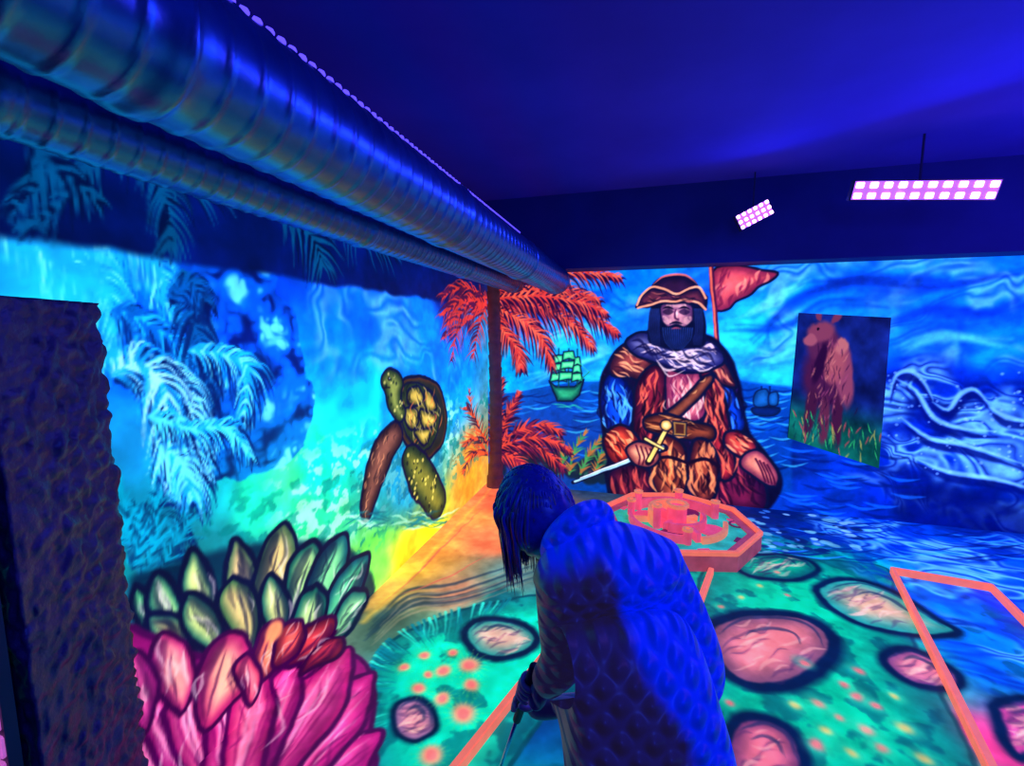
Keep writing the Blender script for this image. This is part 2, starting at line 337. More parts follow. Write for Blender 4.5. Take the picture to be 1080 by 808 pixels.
# long ribbed petals radiating from the lower left
for b,t,w,c,k2 in [((250,890),(398,768),52,(150,30,100),(235,85,150)),((245,890),(398,716),60,(150,30,100),(245,95,155)),((240,885),(366,682),56,(150,30,95),(248,110,160)),((235,880),(318,694),46,(140,28,95),(240,100,155)),
                   ((215,880),(128,760),40,(140,30,100),(230,95,155)),((222,880),(150,722),46,(150,32,100),(240,110,165)),((228,880),(188,705),46,(150,35,95),(248,130,165)),((232,880),(236,712),46,(150,30,95),(250,120,165)),((238,885),(280,702),50,(150,30,90),(250,125,160))]:
    petal(B,b,t,w,c,k2,lw=4.4,ink=(60,8,60),tip=.72,flank=.3)
    bb=np.array(b,float); tt=np.array(t,float); d=tt-bb; nn=np.array([-d[1],d[0]])/np.hypot(*d)
    for o in (-.28,-.12,.05,.2,.32):
        line(B,[tuple(bb+d*.25),tuple(bb+d*.6+nn*w*o*.8),tuple(bb+d*.93+nn*w*o*.9)],2.4,(110,14,80) if abs(o)>.15 else (255,175,200),a=.55,taper=2)
for b,t,w,c,k2 in [((188,756),(176,668),46,(150,38,95),(245,160,150)),((216,768),(244,666),58,(150,38,90),(250,180,150)),((272,722),(292,654),36,(90,32,50),(240,140,110)),((300,707),(352,652),30,(70,16,40),(190,70,75)),((318,710),(360,670),24,(70,16,45),(175,60,75)),((290,704),(322,656),28,(85,25,45),(220,100,90)),
      ((153,775),(136,690),42,(140,35,100),(240,110,160)),((262,745),(262,690),30,(120,30,70),(240,120,130))]:
    petal(B,b,t,w,c,k2,lw=4.0,ink=(45,8,50))
blob(LW,(289,666),12,(230,150,105),a=.9,soft=.5)
random.seed(21)

# ============ BACK WALL : pirate bay mural
base(BW,[(540,380,(25,150,210)),(560,330,(20,90,200)),(600,350,(40,165,250)),(640,330,(40,155,250)),(660,300,(20,100,230)),(640,390,(50,195,245)),(660,420,(20,90,180)),(600,425,(15,60,120)),(580,480,(40,45,70)),(620,470,(20,50,65)),(530,480,(100,40,60)),
 (800,345,(50,185,255)),(830,300,(25,110,240)),(900,310,(30,130,250)),(1000,320,(25,115,250)),(1060,340,(25,105,250)),(780,360,(60,200,255)),(820,390,(50,170,250)),(800,430,(15,70,150)),(820,480,(8,30,95)),(870,510,(14,50,150)),
 (950,350,(30,130,250)),(980,400,(15,60,195)),(1050,370,(30,120,250)),(1030,470,(20,80,215)),(960,490,(12,45,170)),(1050,550,(6,14,90)),(940,530,(8,36,130)),(700,460,(24,24,55)),(760,300,(25,100,220)),(740,340,(40,150,250)),(1150,400,(20,80,220)),(1150,540,(6,14,80))],warp=.12)
U,V=BW.U,BW.V
BW.a*=(.62+.76*fbm(U*2.2+fbm(U*2,V*3,5)*2.5,V*6-U*1.2,43,5))[...,None]
sk=softmask(BW,[(900,320,140,48),(1040,330,120,50),(800,335,70,45),(620,345,70,48)])
ridges(BW,ss(sk*1.5),.8,2.8,1.8,410,(130,215,255),(10,45,150),.12,.55,-.7)
for pts,w,c in [([(800,360),(840,320),(900,300),(980,305),(1080,285)],12,(8,35,120)),([(770,345),(830,345),(870,318),(930,322)],7,(10,50,140)),([(860,300),(920,292),(990,296)],9,(8,40,130)),([(930,345),(980,325),(1040,330),(1090,310)],9,(10,45,150)),
   ([(800,385),(835,370),(842,345)],8,(90,210,255)),([(785,330),(820,312),(850,300)],8,(110,215,255)),([(950,370),(1000,352),(1060,362)],8,(90,190,255)),
   ([(570,370),(610,345),(650,352)],8,(90,200,255)),([(600,330),(630,310),(660,325)],6,(10,60,170)),([(560,400),(600,385),(640,372)],6,(110,220,250))]:
    for o in range(3):
        line(BW,[(a+random.uniform(-8,8),b+random.uniform(-5,5)) for a,b in pts],w*(.8-.2*o),c,a=.5,taper=2,soft=3)
shape(BW,[(515,418),(600,402),(660,400),(780,402),(835,408),(835,520),(515,520)],(12,60,135),(15,60,140),ink=None,sm=False,soft=2,a=.85)
line(BW,[(515,418),(600,403),(660,401)],1.8,(40,150,210),a=.7,taper=0)
for i in range(90):
    x=random.choice([random.uniform(530,650),random.uniform(775,840)]); y=random.uniform(408,500)
    line(BW,[(x-14,y),(x,y+2.5),(x+14,y-1)],2,random.choice([(40,130,210),(6,26,80),(6,26,80),(80,190,220)]),a=.6,taper=2)
# sailing ship
shape(BW,[(579,402),(586,408),(606,408),(616,400),(611,417),(604,423),(588,423)],(10,60,60),(50,150,110),lw=1.5,sm=False)
for mx,ys,ws in ((589,(400,390,381),(9,8,6)),(600,(399,387,377),(11,9,7)),(609,(400,391,383),(6,5,4))):
    line(BW,[(mx,408),(mx,368)],1.5,(10,60,60),taper=0)
    for y,w in zip(ys,ws):
        shape(BW,[(mx-w+1,y-6),(mx+w-2,y-7),(mx+w,y+3),(mx,y+1),(mx-w,y+3)],(25,140,105),(110,225,155),lw=1.2,sm=False)
line(BW,[(611,402),(622,392)],1.3,(30,110,90),taper=0); line(BW,[(600,372),(622,393)],.8,(60,170,130),taper=0)
for i in range(6): line(BW,[(582+i*5,426+i%2*3),(596+i*4,427+i%3*2)],1.6,(60,190,150),a=.6,taper=2)
for x in (803,812): line(BW,[(x,432),(x,408)],1.4,(8,25,60),taper=0)
shape(BW,[(794,430),(822,430),(817,438),(798,438)],(8,25,60),(10,30,80),lw=1); shape(BW,[(797,414),(809,411),(811,427),(796,428)],(15,60,110),(30,90,150),lw=1); shape(BW,[(811,416),(820,414),(820,427),(811,427)],(15,60,110),(30,90,150),lw=1)
for i in range(50):
    x=random.uniform(525,650); y=505-abs(random.gauss(0,14))-(x<570)*8; r=random.uniform(5,12)
    blob(BW,(x,y),r,(14,30,45),a=.9,soft=.4); blob(BW,(x-2,y-3),r*.6,random.choice([(130,105,60),(50,100,75),(90,50,60)]),a=.7,soft=.9)
for sp in [[(600,500),(606,475),(618,455)],[(612,500),(622,478),(634,462)],[(628,500),(634,480),(646,470)],[(590,500),(594,480),(588,462)]]:
    frond(BW,sp,13,(60,125,75),12,2.2,.2,(150,100,60),45)
for x,y,r in [(540,320,18),(565,322,18),(590,315,15),(560,345,14),(615,312,12),(600,335,10),(530,340,14),(570,300,12)]: blob(BW,(x,y),r,(40,14,55),a=.85,soft=.9)
for sp,L in [([(517,318),(545,308),(590,304),(632,316)],22),([(517,316),(560,292),(610,286),(655,292)],20),([(517,320),(560,322),(600,338),(625,366)],20),([(517,322),(545,335),(570,355),(582,386)],19),([(517,322),(528,345),(545,368),(550,388)],17),([(517,318),(570,312),(620,330),(652,352)],18),([(517,314),(530,300),(560,285)],15),([(517,316),(560,312),(610,318),(640,330)],16)]:
    frond(BW,[(a+1,b+4) for a,b in sp],L*1.1,(40,12,48),26,3.8,.7,(22,10,45),52)
    frond(BW,sp,L,RD,28,2.2,.7,(222,100,80),52)
for sp,L in [([(520,470),(535,440),(548,412)],15),([(520,472),(545,455),(572,448),(592,455)],17),([(520,476),(550,470),(575,476),(594,494)],18),([(520,478),(540,482),(560,498)],16),([(520,470),(524,430),(530,398)],15),([(520,474),(555,462),(580,464),(602,475)],15)]:
    frond(BW,[(a,b+4) for a,b in sp],L*1.1,(46,16,48),20,3.6,.4,(26,12,45),48)
    frond(BW,sp,L,(185,72,62),20,2.2,.3,(105,34,58),48)
# flag + staff
fl=[(752,286),(775,280),(800,284),(820,288),(812,297),(800,303),(790,312),(776,318),(768,326),(753,325)]
shape(BW,fl,(110,35,65),(225,100,105),lw=2.2)
folds(BW,fl,(-.35,1),20,16,2.6,(85,20,55),(255,160,140),a=.6)
line(BW,[(750,282),(757,368)],4.4,(60,20,50),taper=0); line(BW,[(749,282),(756,368)],2,(220,105,90),taper=0)
# ------ pirate
S=BW
sil=[(640,384),(652,366),(676,352),(700,348),(745,352),(764,366),(776,386),(784,420),(790,452),(806,474),(824,500),(822,522),(800,546),(760,550),(700,542),(650,534),(638,505),(640,480),(634,450),(632,405)]
shape(S,sil,(8,9,36),(18,14,46),ink=None,soft=1.5)
folds(S,sil,(.1,1),46,30,3,(4,4,22),(50,30,95),a=.6)
sl=[(642,394),(656,398),(668,414),(668,440),(660,458),(644,458),(634,440),(633,412)]
shape(S,sl,(5,16,75),(20,75,190),lw=2.8); folds(S,sl,(.15,1),40,20,2.8,(4,10,50),(100,180,250),a=.75)
sr=[(760,402),(770,405),(780,425),(786,450),(774,458),(764,440)]
shape(S,sr,(6,18,75),(18,60,160),lw=2.2); folds(S,sr,(.3,1),18,18,2.4,(4,10,50),(80,150,245),a=.75)
sk=[(752,440),(768,452),(786,480),(808,514),(806,538),(780,544),(756,530),(750,490)]
shape(S,sk,(26,8,38),(95,28,60),lw=2.4); folds(S,sk,(.5,1),36,30,3,(14,5,28),(215,85,95),a=.6)
sk=[(645,494),(670,490),(688,502),(686,532),(655,532),(642,515)]
shape(S,sk,(26,8,36),(105,35,50),lw=2.4); folds(S,sk,(.2,1),20,22,3,(14,5,28),(215,95,85),a=.6)
ep=[(643,384),(652,368),(668,360),(686,366),(692,384),(680,402),(662,398),(646,396)]
shape(S,ep,(36,16,34),(130,62,62),lw=2.6); folds(S,ep,(1,.5),34,18,2.0,(22,8,28),(250,175,130),a=.75)
ep=[(745,378),(758,376),(770,390),(776,408),(762,406),(748,398)]
shape(S,ep,(36,16,36),(130,62,66),lw=2.2); folds(S,ep,(.6,1),14,12,1.8,(22,8,28),(245,160,125),a=.75)
lp=[(672,402),(690,384),(704,398),(704,430),(694,462),(682,480),(668,466),(668,430)]
shape(S,lp,(30,8,34),(115,34,52),lw=2.4); folds(S,lp,(-.15,1),44,26,2.6,(14,5,26),(235,110,88),a=.7)
vs_=[(704,390),(722,394),(738,392),(746,416),(742,440),(722,446),(704,440),(702,412)]
shape(S,vs_,(105,40,70),(225,130,135),lw=2); folds(S,vs_,(.1,1),44,20,2.0,(85,22,62),(255,215,200),a=.65)
rp=[(738,388),(752,394),(764,418),(770,452),(776,496),(760,506),(748,462),(744,420)]
shape(S,rp,(44,10,36),(160,46,58),lw=2.6); folds(S,rp,(.2,1),46,34,2.8,(18,5,26),(250,125,95),a=.7)
bd=[(744,396),(752,402),(726,432),(698,452),(688,446),(716,424)]
shape(S,bd,(40,20,30),(120,66,52),lw=2.4); folds(S,bd,(-1,.8),8,10,1.6,(20,8,22),(240,180,120))
sa=[(680,440),(704,436),(728,444),(752,450),(752,464),(724,464),(694,458),(680,452)]
shape(S,sa,(36,16,26),(130,66,48),lw=2.4); folds(S,sa,(1,.2),20,22,1.8,(20,6,20),(240,170,110),a=.7)
shape(S,[(710,444),(724,446),(724,460),(710,459)],(230,180,90),(60,30,30),lw=1.4,sm=False,cw=3)
l1=[(692,460),(708,460),(722,472),(726,500),(718,528),(700,532),(688,508),(684,480)]
shape(S,l1,(42,15,28),(160,80,60),lw=3); folds(S,l1,(.1,1),50,22,2.8,(18,6,24),(250,165,110),a=.72)
l2=[(732,464),(748,466),(758,490),(754,524),(738,532),(726,508),(727,484)]
shape(S,l2,(38,14,30),(140,66,54),lw=3); folds(S,l2,(.05,1),40,22,2.8,(18,6,24),(240,150,105),a=.72)
for pts in [[(686,486),(704,482),(724,488)],[(728,488),(744,484),(758,492)]]: line(S,pts,3.4,(16,8,28),taper=0)
cf=[(636,462),(652,448),(666,454),(676,470),(662,490),(644,486)]
shape(S,cf,(75,18,32),(215,85,64),lw=2.8); folds(S,cf,(.8,1),26,14,2.4,(45,8,26),(255,175,125),a=.75)
cf=[(766,456),(782,456),(798,470),(792,484),(776,480),(764,468)]
shape(S,cf,(75,18,40),(205,80,72),lw=2.6); folds(S,cf,(.8,.6),20,12,2.2,(45,8,26),(255,165,125),a=.75)
shape(S,[(784,480),(798,474),(811,484),(821,500),(819,511),(809,512),(794,502),(781,492)],(105,45,70),(235,145,125),lw=2.2)
for i in range(4): line(S,[(797+i*4,484+i*2),(803+i*4,496+i*2),(807+i*3.5,508+i)],1.7,(60,18,45),taper=0)
line(S,[(700,472),(604,509)],8.5,(8,12,40),taper=.55,sm=False,soft=.5); line(S,[(698,472),(606,508)],4.6,(160,200,225),taper=.55,sm=False,soft=.5)
line(S,[(696,471),(612,504)],1.4,(245,250,255),taper=.5,sm=False,soft=.4)
shape(S,[(660,474),(672,466),(688,470),(696,482),(687,493),(670,490)],(115,55,62),(248,178,140),lw=2.4)
for i in range(4): line(S,[(671+i*5,470+i*1.2),(675+i*4.8,481+i*1.5),(674+i*4,490)],1.7,(65,18,42),taper=0)
line(S,[(684,488),(704,450)],6.5,(20,12,28),taper=0,sm=False,soft=.5); line(S,[(685,486),(703,452)],3.4,(245,205,120),taper=0,sm=False,soft=.5)
shape(S,[(698,444),(706,443),(709,450),(703,455),(697,451)],(180,130,70),(255,230,160),lw=1.4)
line(S,[(680,462),(700,474)],4.6,(20,12,28),taper=0,sm=False); line(S,[(681,463),(699,473)],2.2,(250,220,140),taper=0,sm=False)
sc=[(660,360),(676,350),(696,356),(716,364),(742,358),(758,366),(764,382),(744,392),(716,392),(690,382),(668,374)]
shape(S,sc,(24,26,72),(105,105,150),lw=2.6)
folds(S,sc,(1,.3),60,26,2.4,(14,14,52),(245,215,215),a=.78,bend=.5)
shape(S,[(688,322),(698,320),(730,320),(740,326),(744,350),(738,366),(690,364),(684,348)],(8,12,36),(12,18,50),lw=1.4)
for i in range(14): line(S,[(686+(i%7)*1.6+(i>6)*44,326),(684+(i%7)*1.8+(i>6)*46,345),(688+(i%7)*1.3+(i>6)*44,364)],1,(50,70,140),a=.6)
fc=[(697,322),(712,319),(729,322),(731,336),(727,348),(714,352),(702,348),(698,338)]
shape(S,fc,(80,48,85),(205,145,155),lw=1.4)
for q in [[(699,333),(704,335),(707,341),(701,342)],[(722,335),(729,334),(727,342),(721,341)],[(703,321),(713,320),(723,321),(721,324),(705,324)]]: shape(S,q,(240,185,180),None,ink=None,a=.6)
folds(S,fc,(.2,1),16,7,1.3,(70,35,80),(255,205,195),a=.5)
shape(S,[(698,340),(704,345),(713,342),(722,345),(731,339),(732,352),(724,364),(713,370),(704,363),(698,352)],(6,10,32),(12,20,56),lw=1.2)
for i in range(14): line(S,[(699+i*2.4,346),(701+i*2.1,358),(708+i*.9,368)],.9,(55,85,160),a=.65)
line(S,[(706,342),(713,340),(720,342)],2.4,(10,12,36),taper=2); line(S,[(708,347),(713,346),(718,347)],1.6,(150,70,90),taper=2)
for x in (705,722):
    shape(S,[(x-6,329),(x,325.5),(x+6,329),(x,332.5)],(22,12,40),None,ink=None,a=.75)
    line(S,[(x-6,325.5),(x,324),(x+6,326.5)],2.2,(8,8,30),taper=2)
line(S,[(713,327),(712,335),(715,337.5)],1.8,(70,30,65),taper=0); line(S,[(714,327),(714,335)],1.6,(250,205,195),taper=2)
shape(S,[(686,312),(690,299),(702,292),(722,291),(734,299),(738,312),(714,316)],(12,10,36),(42,22,50),lw=2,sm=True)
shape(S,[(671,324),(676,312),(686,304),(700,306),(713,311),(727,305),(738,304),(745,314),(744,327),(735,321),(722,318),(712,320),(698,320),(683,324)],(20,12,40),(86,40,58),lw=2.4,sm=False)
for pts in [[(672,322),(677,311),(687,303),(700,305),(713,310),(727,304),(738,303),(744,315)],[(673,325),(685,322),(698,318),(712,318),(722,316),(736,319),(744,327)]]:
    line(S,pts,2.0,(250,160,130),taper=0,soft=.4)
line(S,[(689,300),(702,291),(722,290),(735,299)],2,(210,110,110),taper=2)
folds(S,[(676,320),(686,306),(713,312),(738,306),(742,320),(712,316)],(1,.1),18,12,1.5,(12,8,28),(215,120,110),a=.65)
# ---- storm wave on the right
wv_=softmask(BW,[(965,425,34,36),(1000,455,60,46),(1060,470,70,50),(1010,500,70,30),(1120,480,80,60),(960,470,34,50),(1040,430,50,22)])
m=ss(wv_*2)[...,None]*.8; BW.a=BW.a*(1-m)+(C((12,45,165))*(.4+1.2*fbm(U*4,V*5,88)[...,None]))*m
ridges(BW,ss(wv_*1.8),1.5,3.2,3.0,510,(115,185,255),(6,16,85),.10,.9,1.0,(.36,.46,.56,.66),(.41,.51,.61))
for pts in [[(938,418),(945,396),(960,391),(974,402),(984,422)],[(984,424),(1000,432),(1012,416),(1028,411),(1044,428)],[(1044,430),(1062,440),(1090,446)],[(945,400),(966,412),(985,440),(1015,452),(1050,455)],[(950,440),(980,462),(1020,470),(1080,490)],[(960,480),(1000,498),(1050,505),(1100,520)]]:
    line(BW,[(a+1,b+6) for a,b in pts],7,(6,16,85),a=.85,taper=2,soft=1.5); line(BW,pts,3.4,(130,195,255),a=.85,taper=2,soft=1.2)
for i in range(90):
    x=random.uniform(935,1085); y=random.uniform(392,500); blob(BW,(x,y),random.uniform(.8,1.6),(140,190,255),a=.5)
shape(BW,[(950,522),(1000,512),(1060,532),(1120,542),(1120,590),(960,560)],(5,12,70),(5,12,80),ink=None,soft=6,a=.75)
for i in range(50):
    x=random.uniform(835,960); y=random.uniform(470,560); line(BW,[(x-18,y-3),(x,y+2),(x+18,y+1)],2.6,random.choice([(35,110,220),(6,22,85),(6,22,85)]),a=.6,taper=2)
hand_paint(LW,.018,7,1.16,1.28); hand_paint(BW,.006,9,1.20,1.24); hand_paint(FL,.014,8,1.12,1.24)
# ------------------------------------------------------------------ materials
def mat(name): 
    m=bpy.data.materials.new(name); m.use_nodes=True; return m,m.node_tree.nodes,m.node_tree.links,m.node_tree.nodes['Principled BSDF']
def simple(name,col,rough=.5,metal=0,emit=0,ecol=None,nscale=20,namt=.25,bump=0,spec=.5):
    m,N,L,b=mat(name)
    tx=N.new('ShaderNodeTexNoise'); tx.inputs['Scale'].default_value=nscale; tx.inputs['Detail'].default_value=4
    tc=N.new('ShaderNodeTexCoord'); L.new(tc.outputs['Object'],tx.inputs['Vector'])
    mx=N.new('ShaderNodeMix'); mx.data_type='RGBA'; mx.inputs['A'].default_value=(*[c*(1-namt) for c in col],1); mx.inputs['B'].default_value=(*[min(1,c*(1+namt)) for c in col],1)
    L.new(tx.outputs['Fac'],mx.inputs['Factor']); L.new(mx.outputs['Result'],b.inputs['Base Color'])
    b.inputs['Roughness'].default_value=rough; b.inputs['Metallic'].default_value=metal; b.inputs['Specular IOR Level'].default_value=spec
    if emit:
        b.inputs['Emission Strength'].default_value=emit
        if ecol: b.inputs['Emission Color'].default_value=(*ecol,1)
        else: L.new(mx.outputs['Result'],b.inputs['Emission Color'])
        m.cycles.emission_sampling='NONE'
    if bump:
        bp=N.new('ShaderNodeBump'); bp.inputs['Strength'].default_value=bump; bp.inputs['Distance'].default_value=.01
        L.new(tx.outputs['Fac'],bp.inputs['Height']); L.new(bp.outputs['Normal'],b.inputs['Normal'])
    return m
def paintmat(name,em):
    m,N,L,b=mat(name)
    at=N.new('ShaderNodeAttribute'); at.attribute_name='paint'
    mul=N.new('ShaderNodeVectorMath'); mul.operation='SCALE'; mul.inputs['Scale'].default_value=.6
    L.new(at.outputs['Color'],mul.inputs[0]); L.new(mul.outputs[0],b.inputs['Base Color'])
    L.new(at.outputs['Color'],b.inputs['Emission Color']); b.inputs['Emission Strength'].default_value=em
    b.inputs['Roughness'].default_value=.65; b.inputs['Specular IOR Level'].default_value=.25
    m.cycles.emission_sampling='NONE'
    return m
def build(S,name,em,off):
    nu,nv=S.nu,S.nv; U,V=S.U.ravel(),S.V.ravel(); co=np.zeros((nu*nv,3))
    if S.kind=='left': co[:,0]=XL+off; co[:,1]=U; co[:,2]=V
    elif S.kind=='back': co[:,0]=U; co[:,1]=YB-off; co[:,2]=V
    else: co[:,0]=U; co[:,1]=V; co[:,2]=off
    i=(np.arange(nv-1)[:,None]*nu+np.arange(nu-1)[None,:]).ravel()
    f=np.stack([i,i+1,i+nu+1,i+nu],1)
    me=bpy.data.meshes.new(name); me.vertices.add(nu*nv); me.vertices.foreach_set('co',co.ravel().astype(np.float32))
    n=len(f); me.loops.add(n*4); me.loops.foreach_set('vertex_index',f.ravel().astype(np.int32))
    me.polygons.add(n); me.polygons.foreach_set('loop_start',(np.arange(n)*4).astype(np.int32))
    me.update(calc_edges=True)
    c=np.clip(S.a.reshape(-1,3),0,1); c=np.where(c<=.04045,c/12.92,((c+.055)/1.055)**2.4)
    at=me.color_attributes.new('paint','FLOAT_COLOR','POINT')
    at.data.foreach_set('color',np.concatenate([c,np.ones((len(c),1))],1).ravel().astype(np.float32))
    o=bpy.data.objects.new(name,me); scn.collection.objects.link(o); me.materials.append(paintmat(name+'_paint',em)); return o
EM=.95
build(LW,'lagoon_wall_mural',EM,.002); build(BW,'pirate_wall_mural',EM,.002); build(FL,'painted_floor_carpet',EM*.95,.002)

# ------------------------------------------------------------------ mesh helpers
def link(me,name,mats=(),parent=None,smooth=False):
    o=bpy.data.objects.new(name,me); scn.collection.objects.link(o)
    for m in mats: me.materials.append(m)
    if parent: o.parent=parent
    if smooth:
        for p in me.polygons: p.use_smooth=True
    return o
def box(name,lo,hi,m,parent=None,bev=0):
    bm=bmesh.new(); bmesh.ops.create_cube(bm,size=1)
    for v in bm.verts:
        v.co=Vector([(lo[i]+hi[i])/2+v.co[i]*(hi[i]-lo[i]) for i in range(3)])
    if bev: bmesh.ops.bevel(bm,geom=bm.edges[:],offset=bev,segments=2,affect='EDGES')
    me=bpy.data.meshes.new(name); bm.to_mesh(me); bm.free(); return link(me,name,[m],parent)
def empty(name,loc=(0,0,0),rz=0):
    o=bpy.data.objects.new(name,None); o.location=loc; o.rotation_euler[2]=rz; o.empty_display_size=.1; scn.collection.objects.link(o); return o
wallm=simple('dark_blue_plaster',(.015,.025,.16),.8,nscale=6,spec=.2)
ceilm=simple('ceiling_blue_paint',(.06,.045,.55),.8,nscale=1.2,namt=.35,spec=.08)
bulk=simple('bulkhead_paint',(.02,.03,.20),.7,nscale=3,spec=.15)
XR=4.6; YF=-2.0
box('wall_left',(XL-.1,YF,0),(XL,YB,ZC),wallm); box('wall_back',(XL-.1,YB,0),(XR,YB+.1,ZC),wallm)
box('wall_right',(XR,YF,0),(XR+.1,YB,ZC),wallm); box('wall_front',(XL-.1,YF-.1,0),(XR,YF,ZC),wallm)
box('floor',(XL-.1,YF-.1,-.1),(XR+.1,YB+.1,0),wallm); box('ceiling',(XL-.1,YF-.1,ZC),(XR+.1,YB+.1,ZC+.1),ceilm)
box('ceiling_bulkhead',(XL,4.14,2.172),(XR,YB,ZC),bulk)

# ---- ducts
def duct(name,cx,cz,r,y0,y1,m,pitch=.11):
    nseg=56; dy=.006; n=int((y1-y0)/dy)+1
    ys=np.linspace(y0,y1,n); th=np.linspace(0,2*np.pi,nseg,endpoint=False)
    Y,T=np.meshgrid(ys,th,indexing='ij'); ph=((Y/pitch+T/(2*np.pi))%1.0)
    rr=r+.0035*np.exp(-((ph-.5)/.08)**2)
    j=((Y-y0)%1.15); rr=rr+.008*np.exp(-((j-.6)/.025)**2)
    co=np.stack([cx+rr*np.cos(T),Y,cz+rr*np.sin(T)],-1).reshape(-1,3)
    fs=[]
    for i in range(n-1):
        for k in range(nseg):
            a=i*nseg+k; b=i*nseg+(k+1)%nseg; fs.append((a,b,b+nseg,a+nseg))
    fs.append(tuple(range(nseg))[::-1]); fs.append(tuple((n-1)*nseg+k for k in range(nseg)))
    me=bpy.data.meshes.new(name); me.from_pydata(co.tolist(),[],fs); me.update()
    return link(me,name,[m],None,True)
dm=simple('galvanised_duct_metal',(.05,.20,.42),.32,.88,nscale=14,namt=.4,bump=.15)
d1=duct('ventilation_duct',-.77,2.066,.122,-1.2,4.13,dm,.065); duct('ventilation_duct.001',-1.165,2.05,.085,-1.2,4.13,dm,.05)
glintm=simple('violet_led',(.2,.15,1),.3,emit=1.7,ecol=(.10,.06,1))  # glowing beads stand in for the violet highlight along the duct
bm=bmesh.new()
for i in range(80):
    y=.30+i*.029; a=math.radians(60)
    mtx=Matrix.Translation((-.77+.126*math.cos(a),y,2.066+.126*math.sin(a)))@Matrix.Diagonal((.008,.012,.008,1))
    bmesh.ops.create_icosphere(bm,subdivisions=1,radius=1,matrix=mtx)
me=bpy.data.meshes.new('led_strip'); bm.to_mesh(me); bm.free(); link(me,'led_strip',[glintm],d1)

# ---- UV flood lamps
housing=simple('lamp_housing_black',(.02,.02,.06),.4); ledw=simple('uv_led_emitter',(1,.7,1),.3,emit=5,ecol=(.95,.5,1)); ledb=simple('uv_led_reflector',(.3,.1,1),.3,emit=1.2,ecol=(.45,.12,1))
def lamp(name,p0,p1,h,cols,rows):
    p0=Vector(p0);p1=Vector(p1); c=(p0+p1)/2; ax=(p1-p0); w=ax.length; ax.normalize()
    nrm=Vector((-c.x,-c.y,CH-c.z)); nrm=(nrm-ax*nrm.dot(ax)).normalized(); up=nrm.cross(ax)
    if up.z<0: up=-up
    root=empty(name,c)
    M=Matrix((ax,up,nrm)).transposed()
    def part(nm,u0,u1,v0,v1,w0,w1,m,bev=.004):
        o=box(nm,(u0,v0,w0),(u1,v1,w1),m,root,bev)
        for v in o.data.vertices: v.co=M@v.co
    part('housing',-w/2,w/2,-h/2,h/2,-.05,0,housing)
    part('reflector',-w/2+.01,w/2-.01,-h/2+.008,h/2-.008,0,.004,ledb,0)
    cw=w/cols; rh=h/rows
    for i in range(cols):
        for j in range(rows):
            u=-w/2+(i+.5)*cw; v=-h/2+(j+.5)*rh
            part('led_%d_%d'%(i,j),u-cw*.28,u+cw*.28,v-rh*.28,v+rh*.28,.004,.012,ledw,.003)
    b=box('bracket',(-.005,-.005,-.0),(.005,.005,ZC-c.z),housing,root)
    for v in b.data.vertices: v.co+= -nrm*.05
    return c,nrm
c1,n1=lamp('uv_flood_lamp',hit(898,201,1,3.5),hit(1055,200,1,3.5),.125,10,2)
c2,n2=lamp('uv_flood_lamp.001',hit(778,236,1,3.95),hit(814,217,1,3.95),.13,6,3)
def area(name,loc,tgt,size,power,col,sy=None):
    l=bpy.data.lights.new(name,'AREA'); l.energy=power; l.color=col; l.size=size
    if sy: l.shape='RECTANGLE'; l.size_y=sy
    o=bpy.data.objects.new(name,l); o.location=loc; o.rotation_euler=(Vector(tgt)-Vector(loc)).to_track_quat('-Z','Y').to_euler(); scn.collection.objects.link(o)
def point(name,loc,power,col,r=.1):
    l=bpy.data.lights.new(name,'POINT'); l.energy=power; l.color=col; l.shadow_soft_size=r
    o=bpy.data.objects.new(name,l); o.location=loc; scn.collection.objects.link(o)
UV=(.03,.06,1.0)
area('uv_lamp_beam',c1+n1*.06,(0,1,0),.9,34,UV,.12)
area('uv_lamp_beam_small',c2+n2*.06,(0,1,.5),.2,8,UV)
point('uv_ceiling_spill',(2.75,2.75,2.1),48,(.18,.07,1),.3)
area('uv_lamp_rear',(2.2,-1.4,2.5),(.8,3,.6),.8,22,UV)  # added fill behind the camera for general blue light, no fixture
area('uv_lamp_overhead',(.9,-.5,2.6),(0,1.1,.9),.5,24,(.03,.08,1))  # added fill aimed at the person to brighten the coat, no fixture
w=bpy.data.worlds.new('world'); scn.world=w; w.use_nodes=True; w.node_tree.nodes['Background'].inputs[0].default_value=(.01,.02,.15,1); w.node_tree.nodes['Background'].inputs[1].default_value=.3

# ---- pillar
pm=simple('rough_dark_rock',(.07,.035,.09),.42,nscale=22,namt=.85,bump=1.0)
bm=bmesh.new()
A=Vector((-1.27,.572,0));B2=Vector((-1.378,.835,0));Cc=Vector((-1.53,.835,0));D=Vector((-1.53,.572,0))
rows=220; ring=[]
for seg,(p,q) in enumerate(((A,B2),(B2,Cc),(Cc,D),(D,A))):
    for i in range(36): ring.append(p.lerp(q,i/36))
vs=[]
for j in range(rows+1):
    z=1.675*j/rows; row=[]
    for p in ring:
        c=(p-Vector((-1.42,.70,0))).normalized()
        d=0
        if p.x>-1.5:
            d=mnoise.fractal(Vector((p.x*24,p.y*24,z*17)),1,2,4)*.010+abs(mnoise.noise(Vector((p.x*36,p.y*36,z*26))))*.016
        x=p.x+c.x*d
        row.append(bm.verts.new((max(x,-1.53),p.y+c.y*d,z+.0)))
    vs.append(row)
n=len(ring)
for j in range(rows):
    for i in range(n): bm.faces.new((vs[j][i],vs[j][(i+1)%n],vs[j+1][(i+1)%n],vs[j+1][i]))
bm.faces.new(vs[-1]); bm.faces.new(vs[0][::-1])
me=bpy.data.meshes.new('rock_pillar'); bm.to_mesh(me); bm.free(); link(me,'rock_pillar',[pm],None,True)
